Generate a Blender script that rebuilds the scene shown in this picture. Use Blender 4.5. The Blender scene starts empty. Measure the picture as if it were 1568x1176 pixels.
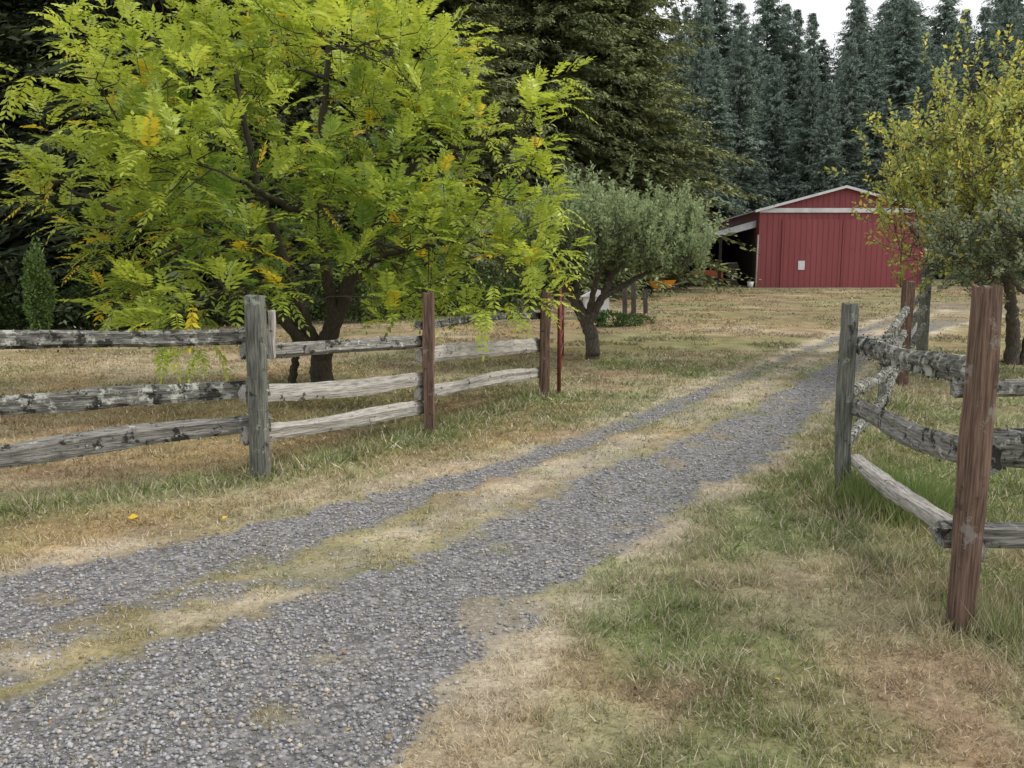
import bpy, math, numpy as np
from mathutils import Vector, Matrix
scene=bpy.context.scene
TH=math.radians(7.3)
# ------------------------------------------------ helpers
def link(o,parent=None):
    scene.collection.objects.link(o)
    if parent is not None: o.parent=parent
    return o
def empty(name,loc=(0,0,0)):
    e=bpy.data.objects.new(name,None); e.location=loc; e.empty_display_size=.2
    return link(e)
def np_mesh(name,V,F,mat=None,col=None,smooth=False):
    V=np.asarray(V,dtype=np.float32).reshape(-1,3); F=np.asarray(F,dtype=np.int32)
    k=F.shape[1]; m=bpy.data.meshes.new(name)
    m.vertices.add(len(V)); m.vertices.foreach_set('co',V.ravel())
    m.loops.add(F.size); m.loops.foreach_set('vertex_index',F.ravel())
    m.polygons.add(len(F)); m.polygons.foreach_set('loop_start',np.arange(0,F.size,k,dtype=np.int32))
    try: m.polygons.foreach_set('loop_total',np.full(len(F),k,dtype=np.int32))
    except Exception: pass
    if smooth: m.polygons.foreach_set('use_smooth',np.ones(len(F),dtype=bool))
    m.update(calc_edges=True)
    if col is not None:
        a=m.color_attributes.new('Col','FLOAT_COLOR','POINT')
        c=np.ones((len(V),4),dtype=np.float32); c[:,:3]=col
        a.data.foreach_set('color',c.ravel())
    if mat: m.materials.append(mat)
    return m
def obj(name,mesh,parent=None,loc=(0,0,0)):
    o=bpy.data.objects.new(name,mesh); o.location=loc
    return link(o,parent)
def unit(a): return a/np.maximum(np.linalg.norm(a,axis=-1,keepdims=True),1e-9)
def kites(P,D,N,L,W,fold=.15,mid=.45):
    D=unit(D); S=unit(np.cross(D,N)); U=np.cross(S,D)
    L=np.asarray(L).reshape(-1,1); W=np.asarray(W).reshape(-1,1)
    m=P+D*L*mid
    return np.stack([P,m+S*W/2+U*W*fold,P+D*L,m-S*W/2+U*W*fold],axis=1)
def quad_idx(n): return np.arange(n*4).reshape(n,4)
_lat=np.random.default_rng(3).random((8,256,256))
def vn(x,y,s,k=0):
    x=np.asarray(x)/s+100.3; y=np.asarray(y)/s+57.7
    xi=np.floor(x).astype(int); yi=np.floor(y).astype(int); fx=x-xi; fy=y-yi
    fx=fx*fx*(3-2*fx); fy=fy*fy*(3-2*fy); L=_lat[k%8]
    a=L[xi%256,yi%256]; b=L[(xi+1)%256,yi%256]; c=L[xi%256,(yi+1)%256]; d=L[(xi+1)%256,(yi+1)%256]
    return (a*(1-fx)+b*fx)*(1-fy)+(c*(1-fx)+d*fx)*fy
def fbm(x,y,s,k=0): return (vn(x,y,s,k)+.5*vn(x,y,s/2.1,k+1)+.25*vn(x,y,s/4.3,k+2))/1.75
def ss(a,b,x): t=np.clip((np.asarray(x)-a)/(b-a),0,1); return t*t*(3-2*t)
# ------------------------------------------------ terrain
def ramp(d): return (d+np.sqrt(d*d+4))/2
def tz0(x,y):
    x=np.asarray(x,dtype=float); y=np.asarray(y,dtype=float)
    yy=np.minimum(y,55)+np.maximum(y-55,0)*.3
    z=.042*ss(-14,3,x)*ramp(yy-14)
    return z
T_Lx1=([-3,0,4.12,5.18,6.34,8.30,11.6,16.2,20.7,26,32,40],[-10,-6.8,-2.76,-1.77,-.71,.80,2.65,5.56,8.6,12.5,17.5,26])
T_Lx2=([-3,0,3.38,3.94,4.97,5.93,7.19,8.88,13.2,17,21.5,27,33],[-9,-6,-2.36,-1.69,-1.01,-.47,.37,1.58,3.95,6.35,9.75,14.0,19.6])
T_Rx1=([-3,0,2.95,3.62,4.43,6.23,7.78,10.33,14.1,18,22,28],[-8,-5,-1.92,-1.27,-.60,.43,1.48,3.18,5.40,7.75,10.75,15.5])
T_Rx2=([-3,0,2.46,3.0,4.03,5.66,7.48,11.6,16.7,21,25,30,36],[-4,-2,-.40,-.22,.30,1.27,2.6,4.85,7.6,11.0,14.7,20.5,29])
def iT(T,y): return np.interp(y,T[0],T[1])
def gravel(x,y):
    n=(fbm(x,y,.8,2)-.5)*.22+(vn(x,y,.13,5)-.5)*.18
    dL=np.minimum(x-iT(T_Lx1,y),iT(T_Lx2,y)-x)*.78+n+.01
    dR=np.minimum(x-iT(T_Rx1,y),iT(T_Rx2,y)-x)*.78+n+.02
    g=np.maximum(ss(-.09,.16,dL),ss(-.09,.16,dR))
    g=g*(1-.45*ss(.58,.74,fbm(x,y,.38,5)))
    dC=np.minimum(x-iT(T_Lx1,y),iT(T_Rx2,y)-x)*.78
    c=ss(0,.2,dC)*ss(.45,.66,fbm(x,y,.30,4))*np.where(y<4.2,.65,.38)
    g=np.maximum(g,c)
    return g*(1-.6*ss(19,26,y))*(1-ss(32,37,y))
def tz(x,y):
    x=np.asarray(x,dtype=float); y=np.asarray(y,dtype=float)
    near=1-ss(25,60,y)
    return tz0(x,y)+near*((fbm(x,y,2.5,1)-.5)*.07+(vn(x,y,.25,6)-.5)*.012)-.012*gravel(x,y)
def Z(x,y): return float(tz(np.array([x]),np.array([y]))[0])
FL=[(-7.2,2.9),(-4.15,5.0),(-2.06,6.38),(-.88,8.41),(.44,10.92)]
FR=[(4.6,3.62),(2.05,3.49),(2.53,5.93),(5.9,11.95),(8.65,16.75)]
def dline(x,y,pts):
    d=np.full(np.shape(x),1e9)
    for (ax,ay),(bx,by) in zip(pts[:-1],pts[1:]):
        t=np.clip(((x-ax)*(bx-ax)+(y-ay)*(by-ay))/((bx-ax)**2+(by-ay)**2),0,1)
        d=np.minimum(d,np.hypot(x-ax-t*(bx-ax),y-ay-t*(by-ay)))
    return d
def mix(a,b,t): return a*(1-t[...,None])+b*t[...,None]
TAN=np.array([.45,.375,.25]); GOLD=np.array([.38,.285,.15]); GRN=np.array([.17,.22,.08]); BRN=np.array([.285,.19,.12]); PALE=np.array([.54,.47,.365])
def greenness(x,y):
    f=fbm(x,y,2.2,0)
    behind=ss(.3,1.2,(y-6.4)-(x+2.06)*1.85)*(x<1.5)      # beyond the left fence: dry
    g=(ss(.45,.66,f)*.5+ss(.45,.7,fbm(x,y,.5,3))*.3)*(1-.6*behind)
    dl=dline(x,y,FL); g=g+np.exp(-(dl/.45)**2)*.8
    g=g+ss(0,1,1-np.abs(np.hypot(x-3.9,y-6.2))/2.6)*1.1
    g=g+np.exp(-(np.hypot((x-.75),(y-3.9))/.55)**2)*.5+np.exp(-(np.hypot(x-1.55,y-5.2)/.8)**2)*.3
    g=g+ss(.1,.6,x)*(1-ss(6.5,8.5,y))*ss(.34,.6,fbm(x,y,.6,1))*.55
    g=g+np.exp(-(np.hypot(x-.95,y-7.4)/.4)**2)*.8
    g=g+ss(7,10,y)*(1-ss(14,20,y))*ss(.45,.6,fbm(x,y,1.3,3))*.3
    g=g*(1-.6*ss(15,22,y))
    return np.clip(g,0,1)
def gcolor(x,y):
    c=mix(TAN,GOLD,ss(.4,.7,fbm(x,y,1.7,5)))
    c=mix(c,np.broadcast_to(BRN,c.shape),ss(.50,.70,fbm(x+9,y,.9,6))*.6)
    c=mix(c,np.broadcast_to(GOLD*.9,c.shape),ss(14,24,y)*ss(.35,.6,fbm(x*.6,y*1.2,2.6,2))*.85)
    c=mix(c,np.broadcast_to(np.array([.25,.235,.12]),c.shape),ss(13,22,y)*ss(.46,.64,fbm(x*.5,y*1.1,1.9,4))*.7)
    c=mix(c,np.broadcast_to(BRN*.8,c.shape),ss(16,26,y)*ss(.52,.68,fbm(x*.6,y,1.4,7))*.6)
    c=mix(c,np.broadcast_to(GRN,c.shape),greenness(x,y)*.82)
    e=np.exp(-((x-iT(T_Rx2,y)-.10)/.25)**2)+np.exp(-((x-(iT(T_Lx2,y)+iT(T_Rx1,y))/2)/.3)**2)+np.exp(-((x-iT(T_Lx1,y)+.15)/.25)**2)
    c=mix(c,np.broadcast_to(PALE,c.shape),np.clip(e*.8*(1-ss(.5,.62,fbm(x,y,.6,1))*.7),0,1)*(1-ss(26,32,y)))
    c=c*(.82+.36*vn(x,y,.35,7))[...,None]
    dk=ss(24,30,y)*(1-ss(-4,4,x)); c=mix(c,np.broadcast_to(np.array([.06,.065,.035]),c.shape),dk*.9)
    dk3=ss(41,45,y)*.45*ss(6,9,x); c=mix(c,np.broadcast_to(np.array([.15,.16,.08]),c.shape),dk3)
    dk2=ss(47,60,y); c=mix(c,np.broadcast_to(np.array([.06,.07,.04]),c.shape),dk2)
    return c
# ------------------------------------------------ node materials
def new_mat(name):
    m=bpy.data.materials.new(name); m.use_nodes=True; nt=m.node_tree; nt.nodes.clear()
    return m,nt
def N(nt,t,**kw):
    n=nt.nodes.new(t)
    for k,v in kw.items(): setattr(n,k,v)
    return n
def foliage_mat(name,trans=.38,rough=.55,spec=.35):
    m,nt=new_mat(name); L=nt.links
    a=N(nt,'ShaderNodeAttribute',attribute_name='Col')
    o=N(nt,'ShaderNodeOutputMaterial')
    if trans<=0:
        p=N(nt,'ShaderNodeBsdfDiffuse'); L.new(a.outputs['Color'],p.inputs[0]); L.new(p.outputs[0],o.inputs[0]); return m
    p=N(nt,'ShaderNodeBsdfPrincipled'); p.inputs['Roughness'].default_value=rough; p.inputs['Specular IOR Level'].default_value=spec
    t=N(nt,'ShaderNodeBsdfTranslucent'); mx=N(nt,'ShaderNodeMixShader'); mx.inputs[0].default_value=trans
    L.new(a.outputs['Color'],p.inputs['Base Color']); L.new(a.outputs['Color'],t.inputs['Color'])
    L.new(p.outputs[0],mx.inputs[1]); L.new(t.outputs[0],mx.inputs[2]); L.new(mx.outputs[0],o.inputs[0])
    return m
def noise_mat(name,c1,c2,scale=5,rough=.9,bump=.3,stretch=(1,1,1),metal=0,c3=None,lichen=None):
    m,nt=new_mat(name); L=nt.links
    tc=N(nt,'ShaderNodeTexCoord'); oi=N(nt,'ShaderNodeObjectInfo')
    mul=N(nt,'ShaderNodeMath',operation='MULTIPLY'); mul.inputs[1].default_value=37.
    L.new(oi.outputs['Random'],mul.inputs[0])
    add=N(nt,'ShaderNodeVectorMath',operation='ADD'); L.new(tc.outputs['Object'],add.inputs[0]); L.new(mul.outputs[0],add.inputs[1])
    mp=N(nt,'ShaderNodeMapping'); mp.inputs['Scale'].default_value=stretch; L.new(add.outputs[0],mp.inputs[0])
    n=N(nt,'ShaderNodeTexNoise'); n.inputs['Scale'].default_value=scale; n.inputs['Detail'].default_value=8; n.inputs['Roughness'].default_value=.65
    L.new(mp.outputs[0],n.inputs['Vector'])
    r=N(nt,'ShaderNodeValToRGB'); r.color_ramp.elements[0].position=.35; r.color_ramp.elements[1].position=.68
    r.color_ramp.elements[0].color=(*c1,1); r.color_ramp.elements[1].color=(*c2,1)
    if c3: e=r.color_ramp.elements.new(.5); e.color=(*c3,1)
    L.new(n.outputs[0],r.inputs[0]); out=r.outputs[0]
    if lichen:
        for j,(amt,col,sc) in enumerate(lichen):
            n2=N(nt,'ShaderNodeTexNoise'); n2.inputs['Scale'].default_value=sc; n2.inputs['Detail'].default_value=6; n2.inputs['Roughness'].default_value=.7
            ad=N(nt,'ShaderNodeVectorMath',operation='ADD'); ad.inputs[1].default_value=(j*7.3+1.1,j*3.1,j*2.2); L.new(add.outputs[0],ad.inputs[0]); L.new(ad.outputs[0],n2.inputs['Vector'])
            rr=N(nt,'ShaderNodeValToRGB'); rr.color_ramp.elements[0].position=amt; rr.color_ramp.elements[1].position=amt+.05
            L.new(n2.outputs[0],rr.inputs[0])
            mm=N(nt,'ShaderNodeMixRGB'); mm.inputs[2].default_value=(*col,1); L.new(rr.outputs[0],mm.inputs[0]); L.new(out,mm.inputs[1]); out=mm.outputs[0]
    p=N(nt,'ShaderNodeBsdfPrincipled'); p.inputs['Roughness'].default_value=rough; p.inputs['Metallic'].default_value=metal; p.inputs['Specular IOR Level'].default_value=.25
    L.new(out,p.inputs['Base Color'])
    if bump:
        b=N(nt,'ShaderNodeBump'); b.inputs['Strength'].default_value=bump; b.inputs['Distance'].default_value=.02; L.new(n.outputs[0],b.inputs['Height']); L.new(b.outputs[0],p.inputs['Normal'])
    o=N(nt,'ShaderNodeOutputMaterial'); L.new(p.outputs[0],o.inputs[0])
    return m
def ground_mat():
    m,nt=new_mat('ground_grass_gravel'); L=nt.links
    a=N(nt,'ShaderNodeAttribute',attribute_name='Col'); g=N(nt,'ShaderNodeAttribute',attribute_name='gravel')
    tc=N(nt,'ShaderNodeTexCoord')
    n1=N(nt,'ShaderNodeTexNoise'); n1.inputs['Scale'].default_value=28; n1.inputs['Detail'].default_value=8; n1.inputs['Roughness'].default_value=.75; L.new(tc.outputs['Object'],n1.inputs['Vector'])
    n3=N(nt,'ShaderNodeTexNoise'); n3.inputs['Scale'].default_value=2.0; n3.inputs['Detail'].default_value=10; n3.inputs['Roughness'].default_value=.78; L.new(tc.outputs['Object'],n3.inputs['Vector'])
    r1=N(nt,'ShaderNodeMapRange'); r1.inputs[1].default_value=.3; r1.inputs[2].default_value=.7; r1.inputs[3].default_value=.5; r1.inputs[4].default_value=1.3; L.new(n1.outputs[0],r1.inputs[0])
    r3=N(nt,'ShaderNodeMapRange'); r3.inputs[1].default_value=.34; r3.inputs[2].default_value=.66; r3.inputs[3].default_value=.62; r3.inputs[4].default_value=1.25; L.new(n3.outputs[0],r3.inputs[0])
    mm=N(nt,'ShaderNodeMath',operation='MULTIPLY'); L.new(r1.outputs[0],mm.inputs[0]); L.new(r3.outputs[0],mm.inputs[1])
    v=N(nt,'ShaderNodeVectorMath',operation='SCALE'); L.new(a.outputs['Color'],v.inputs[0]); L.new(mm.outputs[0],v.inputs['Scale'])
    vo=N(nt,'ShaderNodeTexVoronoi'); vo.inputs['Scale'].default_value=42; L.new(tc.outputs['Object'],vo.inputs['Vector'])
    sep=N(nt,'ShaderNodeSeparateColor'); L.new(vo.outputs['Color'],sep.inputs[0])
    rg=N(nt,'ShaderNodeValToRGB'); rg.color_ramp.elements[0].color=(.16,.155,.155,1); rg.color_ramp.elements[1].color=(.42,.41,.41,1); L.new(sep.outputs[0],rg.inputs[0])
    rd=N(nt,'ShaderNodeMapRange'); rd.inputs[1].default_value=.0; rd.inputs[2].default_value=.6; rd.inputs[3].default_value=1.1; rd.inputs[4].default_value=.6; L.new(vo.outputs['Distance'],rd.inputs[0])
    vg=N(nt,'ShaderNodeVectorMath',operation='SCALE'); L.new(rg.outputs[0],vg.inputs[0]); L.new(rd.outputs[0],vg.inputs['Scale'])
    ad=N(nt,'ShaderNodeMath',operation='ADD'); L.new(g.outputs['Fac'],ad.inputs[0]); L.new(n1.outputs[0],ad.inputs[1])
    re=N(nt,'ShaderNodeMapRange'); re.inputs[1].default_value=.75; re.inputs[2].default_value=1.3; L.new(ad.outputs[0],re.inputs[0])
    mx=N(nt,'ShaderNodeMixRGB'); L.new(re.outputs[0],mx.inputs[0]); L.new(v.outputs[0],mx.inputs[1]); L.new(vg.outputs[0],mx.inputs[2])
    p=N(nt,'ShaderNodeBsdfPrincipled'); p.inputs['Roughness'].default_value=.95; p.inputs['Specular IOR Level'].default_value=.15; L.new(mx.outputs[0],p.inputs['Base Color'])
    b=N(nt,'ShaderNodeBump'); b.inputs['Strength'].default_value=.6; b.inputs['Distance'].default_value=.03; L.new(n1.outputs[0],b.inputs['Height'])
    L.new(b.outputs[0],p.inputs['Normal'])
    o=N(nt,'ShaderNodeOutputMaterial'); L.new(p.outputs[0],o.inputs[0]); return m
# ------------------------------------------------ ground sheet
xs=np.concatenate([[-400,-250,-150,-100,-70,-50,-38],np.arange(-30,-8,1.0),np.arange(-8,-5,.2),np.arange(-5,7,.05),np.arange(7,14,.12),np.arange(14,30,.3),[32,36,42,50,62,80,110,160,250,400]])
ys=np.concatenate([[-60,-30,-15,-8,-4],np.arange(-2,1.6,.3),np.arange(1.6,9,.05),np.arange(9,22,.12),np.arange(22,46,.25),np.arange(46,64,1.5),[68,75,85,100,130,180,260,500]])
X,Y=np.meshgrid(xs,ys,indexing='ij'); nx,ny=X.shape
V=np.stack([X,Y,tz(X,Y)],-1).reshape(-1,3)
I=np.arange(nx*ny).reshape(nx,ny)
F=np.stack([I[:-1,:-1],I[1:,:-1],I[1:,1:],I[:-1,1:]],-1).reshape(-1,4)
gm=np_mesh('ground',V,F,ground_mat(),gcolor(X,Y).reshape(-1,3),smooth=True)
ga=gm.attributes.new('gravel','FLOAT','POINT'); ga.data.foreach_set('value',gravel(X,Y).reshape(-1).astype(np.float32))
obj('ground',gm)
# ------------------------------------------------ gravel stones
def scatter(n,y0,y1,hw,seed):
    r=np.random.default_rng(seed); y=y0*(y1/y0)**r.random(n); x=(r.random(n)*2-1)*hw*y; return x,y,r
x,y,r=scatter(170000,1.7,22,.85,11)
g=gravel(x,y); keep=r.random(len(x))<np.where(g>.6,.85,g*.45)*(.4+.6*ss(.3,.6,fbm(x,y,.3,6)))
x,y=x[keep],y[keep]; n=len(x)
sz=(.0040+.010*r.random(n)**2.4)*(1+np.clip(y-4,0,30)*.09)
octv=np.array([[1,0,0],[-1,0,0],[0,1,0],[0,-1,0],[0,0,1],[0,0,-1]],float)
octf=np.array([[0,2,4],[2,1,4],[1,3,4],[3,0,4],[2,0,5],[1,2,5],[3,1,5],[0,3,5]])
ang=r.random(n)*6.28; O=octv[None]*(.65+.7*r.random((n,6,1)))+.25*(r.random((n,6,3))-.5); O[:,:,2]*=.7
ca,sa=np.cos(ang)[:,None],np.sin(ang)[:,None]; Ox=O[:,:,0]*ca-O[:,:,1]*sa; Oy=O[:,:,0]*sa+O[:,:,1]*ca
V=np.stack([Ox,Oy,O[:,:,2]],-1)*sz[:,None,None]+np.stack([x,y,tz(x,y)+sz*.3],-1)[:,None]
F=(octf[None]+np.arange(n)[:,None,None]*6).reshape(-1,3)
b=(.5+1.0*r.random(n)); col=np.array([.285,.283,.293])[None]*b[:,None]; warm=r.random(n)<.16; col[warm]=np.array([.34,.30,.24])*b[warm][:,None]
m,nt=new_mat('gravel_stone'); a=N(nt,'ShaderNodeAttribute',attribute_name='Col'); p=N(nt,'ShaderNodeBsdfPrincipled'); p.inputs['Roughness'].default_value=.85; o=N(nt,'ShaderNodeOutputMaterial'); nt.links.new(a.outputs[0],p.inputs['Base Color']); nt.links.new(p.outputs[0],o.inputs[0])
obj('gravel_driveway',np_mesh('gravel_driveway',V.reshape(-1,3),F,m,np.repeat(col,6,axis=0)))
# ------------------------------------------------ grass blades
GM=foliage_mat('grass_blades',.25,.8)
x,y,r=scatter(470000,1.6,20,.9,5)
x2,y2,_=scatter(110000,17,45,.8,77); x=np.concatenate([x,x2]); y=np.concatenate([y,y2])
g=gravel(x,y); cl=fbm(x,y,.12,2); cl2=fbm(x,y,.9,2)
keep=(r.random(len(x))<(1-g)**1.7+.05)&(r.random(len(x))<np.where(y<17,.3+1.1*ss(.35,.65,cl),ss(.4,.62,cl2)))&((x<9.5)|(y<43)); x,y=x[keep],y[keep]; cl=cl[keep]; g=g[keep]; n=len(x)
gr=greenness(x,y)
near4=np.exp(-(np.hypot(x-2.75,y-5.45)/.42)**2); near5=np.exp(-(np.hypot(x-2.55,y-3.5)/.5)**2); lf=np.exp(-(dline(x,y,FL)/.22)**2); rf=np.exp(-(dline(x,y,FR)/.3)**2)
tuf=ss(.66,.74,fbm(x,y,.22,6))*(x>.0)
tall=near4*.30+near5*.12+lf*.07+rf*.06+np.exp(-(np.hypot((x-.75),(y-3.9))/.5)**2)*.035+tuf*.04
drive=ss(-.3,.1,np.minimum(x-iT(T_Lx1,y),iT(T_Rx2,y)-x))
h=(.013+.032*r.random(n)**2+.024*ss(.5,.8,cl))*(1+gr*.6)*(.8+.4*ss(3,8,y)+.5*ss(16,30,y))*(1-.4*drive)+tall*(.3+.7*r.random(n))*(1-drive)
lean=unit(np.stack([r.normal(size=n),r.normal(size=n),np.abs(r.normal(size=n))*.8+.55],-1)); lean[:,2]=np.where(tall>.1,lean[:,2]+.9,lean[:,2]); lean=unit(lean)
w=(.0020+.0018*r.random(n))*np.maximum(1,y/3.2)
P=np.stack([x,y,tz(x,y)-.004],-1); S=unit(np.cross(lean,r.normal(size=(n,3))))*w[:,None]
tip=P+lean*h[:,None]*1.25
V=np.stack([P-S,P+S,tip],1).reshape(-1,3)
gb=gcolor(x,y)*1.1; gw=np.clip(near4+near5*.6+(r.random(n)<gr*.5)*.65,0,1)
gb=mix(gb,np.broadcast_to(np.array([.19,.27,.085]),gb.shape),gw); st=(r.random(n)<.22)&(near4<.3); gb[st]=(.58,.51,.385)
gb=gb*(.65+.7*r.random(n))[:,None]; gb[y>17]*=.82
obj('grass',np_mesh('grass',V,np.arange(n*3).reshape(n,3),GM,np.repeat(gb,3,axis=0)))
# fallen leaves
x,y,r=scatter(90,2.4,14,.85,9); n=len(x); P=np.stack([x,y,tz(x,y)+.02],-1)
D=unit(np.stack([r.normal(size=n),r.normal(size=n),r.normal(size=n)*.2],-1)); Nn=np.stack([r.normal(size=n)*.3,r.normal(size=n)*.3,np.ones(n)],-1)
L=.015+.022*r.random(n)
P=np.vstack([P,[[-2.55,5.13,Z(-2.55,5.13)+.03],[-1.93,5.15,Z(-1.93,5.15)+.03]]]); D=np.vstack([D,[[1,.2,.1],[.3,1,.1]]]); Nn=np.vstack([Nn,[[0,-.6,1]]*2]); L=np.concatenate([L,[.07,.05]])
K=kites(P,D,Nn,L,L*.7); c=np.where(np.arange(len(L))[:,None]%7==0,np.array([[.50,.36,.06]]),np.array([[.30,.20,.09]])); c[-2:]=(.75,.5,.02)
obj('fallen_leaves',np_mesh('fallen_leaves',K.reshape(-1,3),quad_idx(len(L)),foliage_mat('leaf_litter',.2),np.repeat(c,4,axis=0)))
# ------------------------------------------------ wood beams
WG=noise_mat('weathered_gray_wood',(.085,.083,.075),(.40,.39,.36),6,.95,.8,(1.2,16,16),c3=(.24,.235,.22),lichen=[(.54,(.04,.039,.035),8),(.60,(.50,.51,.47),12)])
WP=noise_mat('pale_gray_wood',(.20,.19,.175),(.56,.54,.50),6,.95,.7,(1,16,16),c3=(.41,.39,.36),lichen=[(.60,(.07,.065,.06),8)])
WGr=noise_mat('greenish_gray_post',(.07,.074,.062),(.26,.265,.23),5,.95,.8,(1,14,14),c3=(.155,.16,.14),lichen=[(.60,(.34,.37,.31),9),(.60,(.045,.045,.04),7)])
WB=noise_mat('reddish_brown_post',(.06,.04,.03),(.25,.17,.13),5,.9,.7,(.8,14,14),c3=(.145,.094,.07),lichen=[(.60,(.24,.21,.19),6),(.61,(.05,.042,.038),5)])
WL=noise_mat('lichen_rail',(.055,.055,.05),(.30,.30,.27),6,.95,.9,(1.5,12,12),c3=(.16,.16,.145),lichen=[(.53,(.43,.44,.40),9),(.53,(.035,.035,.03),7)])
DKW=noise_mat('dark_old_wood',(.035,.03,.025),(.14,.12,.10),5,.95,.6,(1,10,10))
LICH=foliage_mat('lichen',.1,.9)
def beam(name,p0,p1,w,h,mat,parent,seed=0,square=False,rough=.12,bend=.02,taper=1.,tuft=0):
    r=np.random.default_rng(seed); p0=Vector(p0); p1=Vector(p1); Ln=(p1-p0).length
    ns=max(8,int(Ln/.09)); k=12
    if square:
        ch=.82; prof=[(1,-ch),(1,0),(1,ch),(ch,1),(0,1.0),(-ch,1),(-1,ch),(-1,0),(-1,-ch),(-ch,-1),(0,-1.0),(ch,-1)]
    else:
        prof=[(.95,-.45),(1,.0),(.85,.55),(.45,.9),(0,1.0),(-.5,.85),(-.8,.5),(-.72,0),(-.8,-.55),(-.45,-.95),(.1,-.9),(.65,-.8)]
    prof=np.array(prof); base=r.normal(size=k)*rough*.8
    ph=r.random(6)*6.28; V=[]
    low=r.normal(size=(ns+1,k))
    for i in range(1,ns+1): low[i]=low[i-1]*.75+low[i]*.5
    for i in range(ns+1):
        t=i/ns; s=1-(1-taper)*t
        by=bend*(math.sin(t*3.1+ph[0])+.5*math.sin(t*7+ph[1])); bz=bend*(math.sin(t*3.7+ph[2])+.5*math.sin(t*8+ph[3]))
        sc=(1+base+low[i]*rough*.6)*s*(1+.5*rough*math.sin(t*9+ph[4]))
        xo=t*Ln+ (r.normal(size=k)*.010 if i in (0,ns) else 0)
        V.append(np.stack([np.full(k,0)+xo,prof[:,0]*w/2*sc+by,prof[:,1]*h/2*sc+bz],-1))
    V=np.array(V).reshape(-1,3)
    fs=[]
    for i in range(ns):
        for j in range(k):
            a=i*k+j; b2=i*k+(j+1)%k; fs.append((a,b2,b2+k,a+k))
    m=bpy.data.meshes.new(name); fl=[tuple(int(q) for q in f) for f in fs]+[tuple(range(k))[::-1],tuple(ns*k+j for j in range(k))]
    m.from_pydata([tuple(v) for v in V.tolist()],[],fl); m.materials.append(mat)
    o=obj(name,m,parent)
    q=(p1-p0).to_track_quat('X','Z'); o.rotation_mode='QUATERNION'; o.rotation_quaternion=q; o.location=p0
    if tuft:
        n=tuft; idx=r.integers(0,len(V),n)
        P=V[idx]+r.normal(size=(n,3))*.010; P[:,0]+=r.normal(size=n)*.03; P[:,0]=np.clip(P[:,0],0,Ln)
        ax=P.copy(); ax[:,0]=0; D=unit(ax+r.normal(size=(n,3))*.03+np.array([0,0,-.01]))
        K=kites(P,D+r.normal(size=(n,3))*.4,r.normal(size=(n,3)),.010+.018*r.random(n),.010+.012*r.random(n))
        c=np.array([.34,.37,.30])*(.3+.9*r.random((n,1))); dk=r.random(n)<.45; c[dk]=(.05,.05,.04)
        t=obj('lichen_tufts',np_mesh('lichen_tufts',K.reshape(-1,3),quad_idx(n),LICH,np.repeat(c,4,axis=0)),parent)
        t.rotation_mode='QUATERNION'; t.rotation_quaternion=q; t.location=p0
    return o
fa=empty('split_rail_fence')
def post(nm,x,y,h,w,mat,par,seed,top=(0,0),**kw):
    z=Z(x,y); return beam(nm,(x,y,z-.25),(x+top[0],y+top[1],z+h),w,w,mat,par,seed,square=True,rough=.07,bend=.008,**kw)
post('post',-4.15,5.0,1.45,.12,WB,fa,1)
post('post',-2.06,6.38,1.48,.13,WGr,fa,2,(.01,0),tuft=60)
z_=Z(-1.95,6.5); beam('cleat',(-1.955,6.47,z_+.98),(-1.95,6.47,z_+1.36),.05,.05,WP,fa,22,square=True,rough=.05,bend=.004)
post('post',-.88,8.41,1.50,.115,WB,fa,3,(-.01,0))
post('post',.44,10.92,1.46,.135,WB,fa,4,(.03,0))
post('post',-7.2,2.9,1.45,.13,WB,fa,5)
def rail(p0,p1,z0,z1,mat,par,seed,w=.10,h=.12,ext=.12,off=(0,0),**kw):
    a=Vector((p0[0]+off[0],p0[1]+off[1],z0)); b=Vector((p1[0]+off[0],p1[1]+off[1],z1)); d=(b-a).normalized()
    return beam('rail',a-d*ext,b+d*ext,w,h,mat,par,seed,rough=.15,bend=.016,**kw)
bk=(-.06,.10)
A,B,C,D4=FL[1],FL[2],FL[3],FL[4]
rail(A,B,1.19,1.18,WL,fa,11,.10,.13,off=bk,tuft=200); rail(A,B,.76,.74,WL,fa,12,.09,.13,off=bk,tuft=200); rail(A,B,.36,.43,WG,fa,13,.11,.15,off=bk,tuft=120)
rail(B,C,1.05,.99,WG,fa,14,.09,.12,off=bk,tuft=60); rail(B,C,.68,.575,WP,fa,15,.10,.14,off=bk); rail(B,C,.35,.23,WP,fa,16,.10,.145,off=bk)
rail(C,D4,1.15,1.16,WL,fa,17,.09,.10,off=bk,tuft=400); rail(C,D4,.82,.725,WP,fa,18,.10,.15,off=bk); rail(C,D4,.44,.345,WP,fa,19,.10,.15,off=bk)
for k,zz in enumerate((1.15,.75,.36)): rail(FL[0],A,zz,zz+.02,WG,fa,20+k,.1,.12,off=bk)
fb=empty('split_rail_fence')
post('post',2.53,5.93,1.44,.10,WGr,fb,31,(-.03,0)); post('post',2.05,3.49,1.57,.098,WB,fb,32,(.02,.0))
post('post',5.9,11.95,1.60,.14,WB,fb,33); post('post',8.65,16.75,1.75,.17,WGr,fb,34); post('post',4.6,3.62,1.5,.12,WB,fb,35)
P5,P6=FR[2],FR[1]; o5=(.08,.02)
rail(P6,P5,1.20,1.11,WL,fb,41,.10,.13,.03,o5,tuft=350); rail(P6,P5,.80,.66,WG,fb,42,.10,.15,.03,o5,tuft=60); rail(P6,P5,.40,.24,WP,fb,43,.10,.115,.03,o5)
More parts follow.
